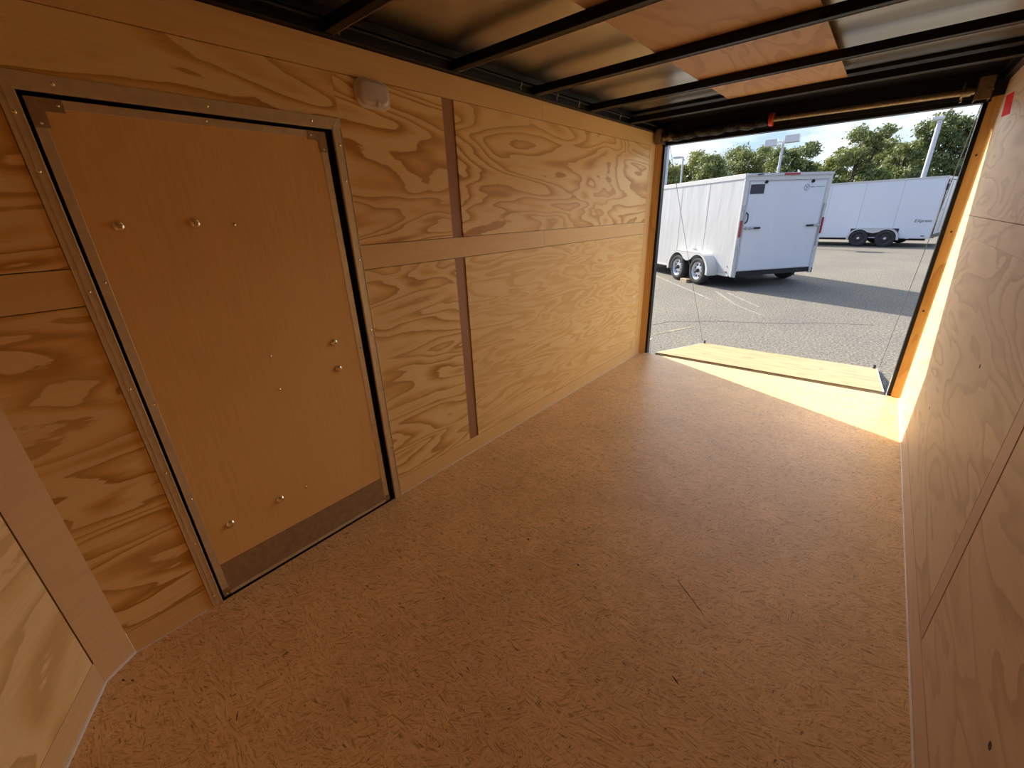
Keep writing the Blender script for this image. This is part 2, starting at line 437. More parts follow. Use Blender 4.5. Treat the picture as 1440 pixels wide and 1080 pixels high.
# ------------------------------------------------------------------ ground
b = MB(); b.add([(-70, -30, G), (70, -30, G), (70, 110, G), (-70, 110, G)], [(0, 1, 2, 3)])
ground = b.build('ground', M_['asphalt'], kind='structure')
def strip(p, q, w, mat, name):
    p, q = Vector(p), Vector(q); d = (q - p).normalized(); n = Vector((-d.y, d.x, 0)) * w / 2
    b = MB(); b.prism([p - n, q - n, q + n, p + n], (0, 0, 0.003))
    return b.build(name, mat, ground)
for p, q, w in (((-3.16, 11.58), (-0.70, 8.57), 0.05), ((-0.91, 9.61), (-0.18, 8.28), 0.05), ((-0.18, 8.28), (0.38, 7.61), 0.035),
                ((-0.69, 9.62), (-0.03, 8.64), 0.045), ((-0.03, 8.64), (0.225, 8.28), 0.035)):
    strip((*p, G), (*q, G), w, M_['paint_line'], 'parking_line')
strip((-0.66, 5.44, G), (-0.30, 6.25, G), 0.07, M_['paint_yellow'], 'parking_line')

b = MB(); pts_ = [(-1.6, 5.75), (-.868, 6.009), (-.765, 6.361), (-.45, 6.52), (-.183, 6.717), (.3, 6.93), (.776, 7.133), (1.2, 7.45), (1.9, 7.7)]
for (xa, ya), (xb, yb) in zip(pts_[:-1], pts_[1:]):
    p, q = Vector((xa, ya, G)), Vector((xb, yb, G)); n = Vector((-(q - p).y, (q - p).x, 0)).normalized() * .009
    b.prism([p - n, q - n, q + n, p + n], (0, 0, .0015))
b.build('asphalt_crack', M_['axle'], ground)
# ------------------------------------------------------------------ floor
b = MB()
poly = [(0, YF), VL, APX, VR, (W, YF), (W, Y1), (0, Y1)]
b.prism([(x, y, -0.019) for x, y in poly], (0, 0, 0.019))
floor = b.build('floor', M_['osb'], kind='structure')
b = MB(); b.prism([(x * 1.04 - 0.04, y, -0.16) for x, y in [(0, YF), VL, APX, VR, (W, YF), (W, Y1 + 0.02), (0, Y1 + 0.02)]], (0, 0, 0.138))
chassis = trim(b, M_['axle'])
for x, y in ((1.549, 0.437), (1.552, 0.420)):
    b = MB(); b.lathe([(0, 0.006), (0.0018, 0.0062), (0.0022, 0.0032), (0.0004, 0.0024), (0.0002, 0)], (x, y, 0), (0, 0, 1), 14)
    b.build('screw', M_['screwhead'], floor, label='bright screw head')
for (x0, y0), (x1, y1), w in (((1.365, .740), (1.45, .68), .004), ((1.44, .685), (1.494, .646), .003), ((1.483, .362), (1.51, .348), .005),
                              ((1.004, .569), (1.016, .565), .008), ((.745, .559), (.757, .552), .009), ((.082, -.776), (.094, -.770), .006),
                              ((.108, -.757), (.119, -.75), .006), ((.495, -.564), (.521, -.578), .004)):
    p, q = Vector((x0, y0, 0)), Vector((x1, y1, 0)); d = (q - p).normalized(); n = Vector((-d.y, d.x, 0)) * w / 2
    b = MB(); b.prism([p - n * .3, (p + q) / 2 - n, q - n * .2, q + n * .2, (p + q) / 2 + n, p + n * .3], (0, 0, 0.0006))
    b.build('dark_sliver', M_['bark'], floor)

# ------------------------------------------------------------------ side door geometry (left wall)
DY0, DY1, DZ = -0.489, 0.398, 1.747       # outside of the door frame
IY0, IY1, IZ = -0.455, 0.360, 1.707       # inside of the door frame

def panel(mb_args, name, mat, parent):
    b = MB(); b.box(*mb_args); return b.build(name, mat, parent)
# left wall: outer skin, then plywood panels and strips
wl_ = empty('wall_left', (0, 1.3, 0), kind='structure')
b = MB()
b.box(-0.065, -0.05, YF, Y1 + .03, -0.1, 2.10)
b.build('outer_skin', M_['blks'], wl_)
b = MB()
for y in (-0.70, -0.50, 0.42, 1.0, 1.7, 2.4, 3.0, 3.36): b.box(-0.05, -0.013, y, y + 0.03, 0, H)
b.build('wall_post', M_['blk'], wl_)
g = 0.0012
T0 = -0.012
ply_l = [(YF, DY0, 0.0965, 1.182, 'ply_streak'), (YF, DY0, 1.285, 1.897, 'ply'), (DY0, DY1, DZ, 1.897, 'ply'),
         (DY1, 0.934, 0.0965, 1.182, 'ply_streak'), (DY1, 0.934, 1.285, 1.897, 'ply'),
         (1.008, 3.30, 0.0965, 1.182, 'ply_fine'), (1.008, 3.30, 1.285, 1.897, 'ply')]
for y0, y1, z0, z1, mt in ply_l:
    b = MB(); b.box(T0, 0, y0, y1 - g, z0 + g, z1 - g); b.build('plywood_panel', M_[mt], wl_)
# strips
def strip_l(y0, y1, z0, z1, mt, x1=0.0):
    b = MB(); b.box(T0, x1, y0 + g / 2, y1 - g / 2, z0 + g / 2, z1 - g / 2); return trim(b, M_[mt])
strip_l(YF, DY0, 0, 0.096, 'trim_h', .001); strip_l(DY1, 1.72, 0, 0.096, 'trim_h', .001); strip_l(1.72, 3.30, 0, 0.096, 'trim_h', .001)
strip_l(YF, DY0, 1.183, 1.284, 'trim_h'); strip_l(DY1, 1.735, 1.183, 1.284, 'trim_h'); strip_l(1.735, 3.30, 1.183, 1.284, 'trim_h')
strip_l(-0.60, 1.725, 1.898, H, 'trim_h', .001); strip_l(1.725, 3.30, 1.898, H, 'trim_h', .001); strip_l(YF, -0.60, 1.898, H, 'trim_h', .001)
strip_l(0.938, 1.007, 0.0965, 1.182, 'luan_v', -0.006); strip_l(0.938, 1.007, 1.285, 1.897, 'luan_v', -0.006)
strip_l(3.302, YE, 0, H, 'trim_v')

# right wall
wr_ = empty('wall_right', (W, 1.3, 0), kind='structure')
b = MB(); b.box(W + 0.05, W + 0.065, YF, Y1 + .03, -0.1, 2.10); b.build('outer_skin', M_['blks'], wr_)
for y0, y1, z0, z1 in ((YF, .872, .1, 1.1857), (.962, 3.19, .1, 1.1857), (YF, .872, 1.284, 1.92), (.962, 3.19, 1.284, 1.92)):
    b = MB(); b.box(W, W + 0.012, y0, y1 - g, z0 + g, z1 - g); b.build('plywood_panel', M_['ply_right'], wr_)
b = MB()
for y in (-0.70, 0.1, 0.9, 1.7, 2.4, 3.0, 3.36): b.box(W + .013, W + .05, y, y + 0.03, 0, H)
b.build('wall_post', M_['blk'], wr_)
def strip_r(y0, y1, z0, z1, mt, x0=W):
    b = MB(); b.box(x0, W + 0.012, y0 + g / 2, y1 - g / 2, z0 + g / 2, z1 - g / 2); return trim(b, M_[mt])
strip_r(YF, 3.19, 0, 0.099, 'trim_r', W - .001)
strip_r(YF, .872, 1.1845, 1.283, 'ply_right'); strip_r(.872, 3.19, 1.1845, 1.283, 'ply_right')
strip_r(.882, .9615, .1, 1.183, 'trim_rv', W + .0005); strip_r(.882, .9615, 1.284, 1.92, 'trim_rv', W + .0005)
strip_r(YF, 3.19, 1.921, H, 'trim_r')
strip_r(3.191, YE - .035, 0, H, 'ply_right'); strip_r(YE - .034, YE, 0, H, 'ply_right')

# front V walls and corner strips
def vwall(side):
    sx = (lambda x: x) if side == 'left' else (lambda x: W - x)
    A = Vector((sx(VL[0]), VL[1], 0)); B = Vector((sx(APX[0]), APX[1], 0))
    C0 = Vector((sx(0.0), YF, 0))
    d = (B - A).normalized(); n = Vector((d.y, -d.x, 0));
    if n.y > 0: n = -n                                   # outwards, to the front
    e_ = empty('wall_front_' + side, tuple((A + B) / 2), kind='structure')
    def slab(p, q, z0, z1, mt, par, name='plywood_panel', t=0.012):
        dd = (q - p).normalized() * (g / 2)
        p = p + dd; q = q - dd
        b = MB(); b.prism([(p.x, p.y, z0), (q.x, q.y, z0), (q.x + n.x * t, q.y + n.y * t, z0), (p.x + n.x * t, p.y + n.y * t, z0)], (0, 0, z1 - z0))
        if par is None: return trim(b, M_[mt])
        return b.build(name, M_[mt], par)
    s1 = A + d * 0.006
    slab(s1, B, 0.101, 1.183, 'ply_pale', e_); slab(s1, B, 1.285, 1.897, 'ply_pale', e_)
    slab(A, B, 0, 0.099, 'trim_front', None); slab(s1, B, 1.185, 1.283, 'trim_front', None); slab(A, B, 1.899, 2.07, 'trim_front', None)
    # outer skin
    o1 = [(C0.x + n.x * .02, C0.y + n.y * .05), (A.x + n.x * .06, A.y + n.y * .06), (B.x + n.x * .06, B.y + n.y * .06),
          (B.x + n.x * .075, B.y + n.y * .075), (A.x + n.x * .075, A.y + n.y * .075), (sx(-.065), YF - .02)]
    b = MB(); b.prism([(x, y, -.1) for x, y in o1], (0, 0, 2.2)); b.build('outer_skin', M_['blks'], e_)
    # corner strip
    dd = (A - C0).normalized(); n2 = Vector((dd.y, -dd.x, 0))
    if n2.y > 0: n2 = -n2
    b = MB(); b.prism([tuple(C0), tuple(A), (A.x + n2.x * .01, A.y + n2.y * .01, 0), (C0.x + n2.x * .01, C0.y + n2.y * .01, 0)], (0, 0, H))
    trim(b, M_['trim_front'])
    # pale bead along the foot of the wall
    b = MB(); r = .006
    b.tube([(C0.x, C0.y, r), (A.x, A.y, r), (B.x, B.y, r)], r, 8); trim(b, M_['caulk'])
vwall('left'); vwall('right')
b = MB(); b.tube([(0.003, YF, .003), (.003, DY0, .003)], .003, 8); trim(b, M_['caulk'])
b = MB(); b.tube([(0.003, DY1, .003), (.003, YE, .003)], .003, 8); trim(b, M_['caulk'])
b = MB(); b.tube([(W - 0.004, YF, .004), (W - .004, YE, .004)], .004, 8); trim(b, M_['caulk'])

# ------------------------------------------------------------------ ceiling and roof bows
b = MB(); b.prism([(x, y, 2.082) for x, y in [(-.065, YF), (VL[0] - .05, VL[1] - .05), (APX[0], APX[1] - .12), (VR[0] + .05, VR[1] - .05), (W + .065, YF), (W + .065, Y1 + .06), (-.065, Y1 + .06)]], (0, 0, .004))
b.build('ceiling', M_['roof'], kind='structure')
beams = [-1.42, -0.81, -0.20, 0.41, 1.02, 1.63, 2.24, 2.85]
names = {0.41: 'black steel roof bow nearest the camera, above the dome light', 1.02: 'black steel roof bow above the narrow upright strip, second from the camera',
         1.63: 'black steel roof bow at the middle of the ceiling, third from the camera', 2.24: 'black steel roof bow, second from the rear opening',
         2.85: 'black steel roof bow nearest the rear opening', -0.20: 'black steel roof bow over the side door, out of the picture'}
for y in beams[2:]:
    if y < 0: continue
    t = empty('roof_bow', (W / 2, y, 2.0), names[y], 'ceiling beam', 'roof bows across the ceiling')
    b = MB(); b.box(0.0, W, y - .034, y, 2.003, 2.041); b.build('tube', M_['blk'], t, bevel=.003)
    b = MB(); b.box(0.0, W, y - .001, y + .0035, 2.001, 2.0035); b.build('lower_flange', M_['galv'], t, label='thin bright lower flange')
# a long sheet of luan lying on the bows
b = MB(); b.box(0.723, 1.349, -0.80, 2.835, 2.042, 2.046)
tag(b.build('plywood_sheet', M_['luan']), 'long reddish plywood sheet lying on the roof bows along the middle of the ceiling', 'plywood sheet')
# side rails with lip
for x0, x1, x2 in ((-.05, .028, .045), (W + .05, W - .028, W - .045)):
    b = MB(); b.box(min(x0, x1), max(x0, x1), YF, Y1, 1.9985, 2.03)
    b.box(min(x0, x2), max(x0, x2), YF, Y1, 2.044, 2.06)
    b.box(min(x0, x1), max(x0, x1), YF, Y1, 2.03, 2.0815)
    trim(b, M_['blk'], bevel=.002)
b = MB(); b.tube([(.036, YF, 2.036), (.036, .9, 2.037), (.036, 2.1, 2.035), (.036, 3.3, 2.037)], .0045, 8)
tag(b.build('wire', M_['rubber'], smooth=True), 'thin black wire run along the top of the left wall', 'wire')
tl = {.433: 'cable tie beside the roof bow above the dome light', 1.479: 'cable tie just in front of the middle roof bow', 1.822: 'single cable tie between the middle roof bow and the next',
      2.069: 'cable tie just in front of the second roof bow from the opening', 2.64: 'cable tie just in front of the roof bow nearest the opening'}
for y, lab in tl.items():
    b = MB(); b.tube([(.034, y, 2.046), (.046, y - .002, 2.04), (.043, y, 2.026), (.034, y + .001, 2.02), (.04, y - .003, 2.004)], .0016, 6)
    tag(b.build('cable_tie', M_['tie']), 'pale ' + lab, 'cable tie', 'cable ties on the wire at the top of the left wall')

# rear header, bay above the opening darkened by a sheet
b = MB(); b.box(-.05, W + .05, Y1, 3.50, 1.900, 2.082)
b.box(-.05, .0, YE + .03, 3.50, -.02, 1.9); b.box(W + .0, W + .05, YE + .03, 3.50, -.02, 1.9)
b.build('wall_rear', M_['blks'], kind='structure', bevel=.003)
b = MB(); b.box(0, W, 2.856, Y1, 2.064, 2.079)  # black sheet under the roof metal stands in for its dark reflection
trim(b, M_['blks'])
b = MB(); b.box(0.0, W, YE, Y1, 1.926, 2.064); trim(b, M_['blks'])
# jamb boards
for sx, nm in ((lambda x: x, 'left'), (lambda x: W - x, 'right')):
    b = MB(); b.prism([(sx(x), y, 0) for x, y in [(.0, YE), (.052, 3.442), (.052, 3.455), (0, 3.455)]], (0, 0, 1.925))
    j = trim(b, M_['jamb'])
    b = MB(); b.box(min(sx(.052), sx(.074)), max(sx(.052), sx(.074)), 3.442, 3.50, .0, 1.90); trim(b, M_['blk'])
    b = MB(); b.box(min(sx(.060), sx(.072)), max(sx(.060), sx(.072)), 3.50, 3.56, -.03, .13); trim(b, M_['whiteflat'])
for z, y in ((1.62, 3.43), (1.18, 3.425), (.66, 3.43)):
    b = MB(); b.lathe([(0, .007), (.0008, .006), (.001, 0)], (W - .026 - (y - 3.425), 3.4245, z), (-.55, -.83, 0), 10)
    b.build('knot', M_['bark'], j)
# sill plate between floor and ramp
b = MB(); b.box(.0, W, Y1 + .001, 3.56, -.13, -.10); trim(b, M_['axle'])

# ------------------------------------------------------------------ side door and its frame
t = empty('trim_90', (0, (DY0 + DY1) / 2, 0), kind='structure')
def frame_bar(pts):
    b = MB(); b.prism(pts, (.010, 0, 0)); return b
X = -0.004
frame_bar([(X, DY0, 0), (X, IY0, 0), (X, IY0, IZ), (X, DY0, DZ)]).build('frame_upright', M_['alu'], t, bevel=.0015)
frame_bar([(X, IY1, 0), (X, DY1, 0), (X, DY1, DZ), (X, IY1, IZ)]).build('frame_upright', M_['alu'], t, bevel=.0015)
frame_bar([(X, DY0, DZ), (X, IY0, IZ), (X, IY1, IZ), (X, DY1, DZ)]).build('frame_head', M_['alu'], t, bevel=.0015)
for y in (DY0 + .003, DY0 + .015, IY0 - .003):
    b = MB(); b.box(.006, .0085, y - .0015, y + .0015, 0.0, DZ - .03); b.build('frame_rib', M_['alu'], t)
for y in (IY1 + .003, DY1 - .003):
    b = MB(); b.box(.006, .0085, y - .0012, y + .0012, 0.0, DZ - .03); b.build('frame_rib', M_['alu'], t)
def screw(par, y, z, x=.006, r=.0055, mt='brass', name='screw', h=.0035):
    b = MB(); b.dome((x, y, z), (1, 0, 0), r, h); return b.build(name, M_[mt], par, smooth=True)
for y, z in ((-.384, 1.727), (-.047, 1.727), (.283, 1.727), (-.472, 1.656), (-.472, 1.526), (-.472, 1.22), (-.472, .92), (-.47, .61), (-.47, .305), (-.475, .05),
             (.38, 1.656), (.38, 1.53), (.38, 1.228), (.38, .919), (.382, .612), (.385, .305), (.388, .035)):
    screw(t, y, z, r=.005)
# dark liner behind the gap
b = MB(); b.box(-.05, -.045, IY0 - .02, IY1 + .02, 0, IZ + .02)
b.box(-.045, -.005, IY0 - .012, IY0 - .001, 0, IZ); b.box(-.045, -.005, IY1 + .001, IY1 + .012, 0, IZ); b.box(-.045, -.005, IY0, IY1, IZ, IZ + .01)
b.build('gap_liner', M_['dark'], t)

dr = empty('door_1', (-.03, -.05, .005), kind='structure')
DX = -.010                                               # face of the door leaf
ly0, ly1, lz0, lz1 = IY0 + .010, IY1 - .026, .006, IZ - .010
by0, by1, bz1 = ly0 + .024, ly1 - .026, lz1 - .022
b = MB(); b.box(DX - .028, DX - .0015, ly0 + .001, ly1 - .001, lz0, lz1 - .001); b.build('door_panel', M_['door'], dr)
b = MB(); b.box(DX - .03, DX, ly0, by0, lz0, lz1); b.build('edge_strip', M_['alu'], dr, bevel=.001)
b = MB(); b.box(DX - .03, DX, by1, ly1, lz0, lz1); b.build('edge_strip', M_['alu'], dr, bevel=.001)
b = MB(); b.box(DX - .03, DX + .0005, by0, by1, bz1, lz1); b.build('edge_strip', M_['alu'], dr, bevel=.001)
b = MB(); b.box(DX - .03, DX + .004, by0, by1, lz0, lz0 + .014); b.build('edge_strip', M_['alu'], dr, bevel=.001)
b = MB(); b.box(DX - .02, DX + .0006, by0 + .001, by1 - .001, lz0 + .014, .153); b.build('kick_plate', M_['alu2'], dr, label='dull metal kick plate')
for yy, zz, sy, sz in ((ly0, lz1, 1, -1), (ly1, lz1, -1, -1), (ly0, lz0, 1, 1), (ly1, lz0, -1, 1)):
    L, w_ = (.068, .030) if sz < 0 else (.034, .022)
    pts = [(0, 0), (L, 0), (L, w_), (w_, w_), (w_, L), (0, L)]
    b = MB(); b.prism([(DX + .0006, yy + sy * p, zz + sz * q) for p, q in pts], (.002, 0, 0))
    cb = b.build('corner_bracket', M_['alu2'], dr)
    if sz < 0:
        for p, q in ((L - .01, w_ / 2), (w_ / 2, L - .01)): screw(cb, yy + sy * p, zz + sz * q, DX + .0026, .004)
    else: screw(cb, yy + sy * w_ / 2, zz + sz * w_ / 2, DX + .0026, .0035)
for y, z in ((-.354, 1.391), (-.165, 1.392), (.206, .902), (.204, .783), (-.157, .306), (-.346, .305)):
    b = MB(); b.lathe([(0, .0165), (.003, .016), (.009, .011), (.0105, .007), (.006, .0055), (.006, 0)], (DX - .0015, y, z), (1, 0, 0), 20)
    bo = b.build('bolt', M_['brass'], dr, smooth=True)
for y, z in ((-.054, 1.384), (-.051, .909), (-.051, .771), (-.049, .303)):
    screw(dr, y, z, DX - .0015, .0065, h=.005)
for y, z in ((.322, 1.238), (.322, .847), (.322, .462), (-.43, .848), (-.43, .471), (-.43, 1.24), (-.055, 1.688)):
    screw(dr, y, z, DX, .0042)
for y in (-.39, -.06, .30): screw(dr, y, lz0 + .008, DX + .004, .0035)
for y, z in ((-.06, .150),): screw(dr, y, z, DX + .0005, .0035)

# ------------------------------------------------------------------ dome light, knockout ring, tape
def rrect(cy, cz, hy, hz, r, n=6):
    pts = []
    for sx, sz, a0 in ((1, 1, 0), (-1, 1, 90), (-1, -1, 180), (1, -1, 270)):
        for k in range(n + 1):
            a = math.radians(a0 + 90 * k / n)
            pts.append((cy + sx * (hy - r) + r * math.cos(a), cz + sz * (hz - r) + r * math.sin(a)))
    return pts
def stack(levels, cy, cz):
    """rounded-rectangle rings stacked along +x"""
    b = MB(); n = None; vs = []; fs = []
    for x, hy, hz, r in levels:
        ring = rrect(cy, cz, hy, hz, r); n = len(ring); vs += [(x, p, q) for p, q in ring]
    for i in range(len(levels) - 1):
        for k in range(n): fs.append((i * n + k, i * n + (k + 1) % n, (i + 1) * n + (k + 1) % n, (i + 1) * n + k))
    fs.append(tuple(range(n))[::-1]); fs.append(tuple(range((len(levels) - 1) * n, len(levels) * n)))
    return b.add(vs, fs)
cy, cz = .558, 1.848
t = empty('dome_light', (0, cy, cz - .05), 'unlit rounded dome light with a clear plastic lens on the left wall above the door', 'lamp')
stack([(0.0, .078, .050, .036), (.012, .078, .050, .036), (.016, .074, .046, .033)], cy, cz).build('base', M_['bezel'], t, smooth=True)
stack([(.012, .071, .044, .032), (.022, .069, .042, .032), (.029, .062, .036, .030), (.031, .052, .028, .024)], cy, cz).build('lens', M_['plastic'], t, smooth=True)
b = MB(); b.lathe([(0, .014), (.004, .013), (.005, .008), (.009, .007), (.010, 0)], (.026, cy + .008, cz - .034), (1, 0, 0), 18)
b.build('switch', M_['bezel'], t, smooth=True)

b = MB(); b.lathe([(0, .034), (.002, .034), (.003, .030), (.003, .026), (.001, .024), (.0005, .024)], (0, 3.187, .595), (1, 0, 0), 24)
tag(b.build('ring_grommet', M_['screwhead'], smooth=True), 'small pale ring set in the left wall near the rear opening', 'grommet')
b = MB(); b.prism([(W - .001, 3.296, 1.903), (W - .001, 3.049, 1.884), (W - .001, 2.941, 1.77), (W - .001, 3.215, 1.788)], (.0008, 0, 0))
tag(b.build('tape_strip', M_['redtape']), 'bright red strip of tape at the top of the right wall by the opening', 'tape')
for y, z in ((.32, .408), (2.141, .415), (1.515, .822)):
    b = MB(); b.lathe([(0, .009), (.0004, .007), (.0005, 0)], (W, y, z), (-1, 0, 0), 9)
    b.build('knot', M_['bark'], wr_)

# ------------------------------------------------------------------ door spring, shaft, brackets and cables
t = empty('spring_assembly', (1.03, 3.36, 1.95), 'ramp door counterbalance shaft with a black coil spring under the rear header', 'door spring')
SY, SZ = 3.365, 1.968
b = MB(); b.tube([(.10, SY, SZ - .02), (.9, SY, SZ), (1.93, SY, SZ - .012)], .0165, 14); b.build('shaft', M_['galv'], t, smooth=True)
random.seed(4)
pts = []; rr = []
n = 150
for i in range(n + 1):
    u = i / n; x = .17 + u * .70
    pts.append((x, SY, SZ - .016 + .012 * u - .0045 * math.sin(u * 17) - .0035 * math.sin(u * 41)))
    rr.append(.035 + (.0025 if i % 2 else -.002))
b = MB(); b.tube(pts, rr, 16); b.build('coil_spring', M_['spring'], t)
b = MB(); b.lathe([(-.013, .020), (-.013, .043), (.013, .043), (.013, .020)], (.888, SY, SZ), (1, 0, 0), 20); b.build('spring_cone', M_['redpaint'], t, bevel=.002, label='red painted spring cone')
for x in (.876, .9): 
    pass
b = MB(); b.lathe([(-.01, .017), (-.01, .032), (.012, .030), (.03, .024), (.03, .017)], (.14, SY, SZ - .018), (1, 0, 0), 18); b.build('collar', M_['galv'], t)
b = MB(); b.lathe([(-.012, .017), (-.012, .034), (-.004, .034), (-.004, .022), (.03, .022), (.03, .017)], (1.885, SY, SZ - .012), (1, 0, 0), 18); b.build('collar', M_['galv'], t)
for dx, dz in ((0, .036), (0, -.036)):
    b = MB(); b.tube([(1.88, SY, SZ - .012 + dz * .8), (1.88, SY, SZ - .012 + dz * 1.35)], .006, 8); b.build('set_screw', M_['brass'], t)
def bracket(x0, x1, lab):
    b = MB(); b.box(x0, x1, SY - .03, SY - .026, 1.905, 2.02); b.box(x0, x0 + .004, SY - .03, Y1, 1.905, 2.02); b.box(x1 - .004, x1, SY - .03, Y1, 1.905, 2.02)
    o = b.build('end_bracket', M_['galv'], t, bevel=.002)
    b = MB(); b.dome((x1, SY, 1.955), (1, 0, 0), .008, .006); b.build('bolt', M_['brass'], o)
bracket(.02, .075, ''); bracket(1.935, 2.0, '')
b = MB(); b.lathe([(-.01, 0), (-.01, .028), (-.006, .028), (-.006, .02), (.012, .02), (.012, .028), (.016, .028), (.016, 0)], (.098, SY, SZ - .02), (1, 0, 0), 16); b.build('cable_drum', M_['galv'], t)
for x0, x1, lab in ((.085, .122, 'thin steel ramp cable hanging from the left end of the header'), (1.985, 1.985, 'thin steel ramp cable hanging from the right end of the header')):
    p, q = Vector((x0, 3.52, 1.905)), Vector((x1, 5.25, -.31))
    b = MB(); b.tube([p + (q - p) * k / 8 + Vector((0, 0, -.012 * math.sin(math.pi * k / 8))) for k in range(9)],   .0022, 6)
    tag(b.build('ramp_cable', M_['cable']), lab, 'cable', 'ramp door cables')

# ------------------------------------------------------------------ lowered ramp
t = empty('ramp_door', (1.04, 4.4, G), 'lowered plywood faced ramp door resting on the asphalt at the rear opening', 'ramp')
x0, x1 = .115, 1.975
A = Vector((0, 3.578, -.022)); B = Vector((0, 5.30, -.345)); d = (B - A); up = Vector((0, -d.z, d.y)).normalized()
def ramp_slab(xa, xb, top, bot, ya=0, yb=1):
    P, Q = A + d * ya, A + d * yb
    b = MB(); b.prism([(xa, (P + up * top).y, (P + up * top).z), (xa, (Q + up * top).y, (Q + up * top).z), (xa, (Q + up * bot).y, (Q + up * bot).z), (xa, (P + up * bot).y, (P + up * bot).z)], (xb - xa, 0, 0))
    return b
ramp_slab(x0 + .008, x1 - .008, 0, -.010, .002, .998).build('plywood_face', M_['ramp'], t)
ramp_slab(x0, x1, -.0105, -.026).build('core', M_['whiteflat'], t)
ramp_slab(x0, x0 + .008, .001, -.026).build('edge_trim', M_['whitetrim'], t); ramp_slab(x1 - .008, x1, .001, -.026).build('edge_trim', M_['whitetrim'], t)
ramp_slab(x0, x1, .002, -.026, 1.0, 1.006).build('edge_trim', M_['alu'], t)
b = MB(); b.tube([(x0, 3.545, -.075), (x1, 3.545, -.075)], .012, 10); b.build('hinge', M_['axle'], t)
for x in (x0 + .03, x1 - .03):
    b = MB(); b.tube([(x, 5.26, -.335), (x, 5.275, -.30)], .012, 8); b.build('cable_anchor', M_['rubber'], t)

# ------------------------------------------------------------------ wheels
def wheel(par, cx, cy, cz, ax, R=.335, wd=.21, rimmat='chrome', holes=8):
    """ax = outward direction along local x or y"""
    ax = Vector(ax)
    c = Vector((cx, cy, cz)); h = wd / 2
    b = MB(); b.lathe([(-h, R * .62), (-h, R * .86), (-h * .8, R * .97), (-h * .4, R), (h * .4, R), (h * .8, R * .97), (h, R * .86), (h * .98, R * .72), (h * .82, R * .62)], c, ax, 36)
    tr = b.build('wheel', M_['tire'], par, smooth=True)
    r0 = R * .625
    b = MB(); b.lathe([(h * .80, r0), (h * .92, r0 * .98), (h * .80, r0 * .92), (h * .35, r0 * .86), (h * .45, r0 * .55), (h * .55, r0 * .30), (h * .5, 0)], c, ax, 32)
    rm = b.build('rim', M_[rimmat], tr, smooth=True)
    t_ = Vector((0, 0, 1)); u = ax.cross(t_).normalized()
    for k in range(holes):
        b = MB()
        a = 2 * math.pi * (k + .5) / holes
        p = c + ax * (h * .455) + (u * math.cos(a) + t_ * math.sin(a)) * r0 * .66
        b.lathe([(0, r0 * .115), (.006, r0 * .115), (.006, 0)], p, ax, 10)
        b.build('rim_hole', M_['rubber'], rm)
    b = MB(); b.lathe([(h * .45, r0 * .24), (h * 1.0, r0 * .22), (h * 1.08, r0 * .15), (h * 1.1, 0)], c, ax, 18)
    b.build('hub_cap', M_['rimdark'] if rimmat == 'chrome' else M_['chrome'], rm, smooth=True)
    return tr

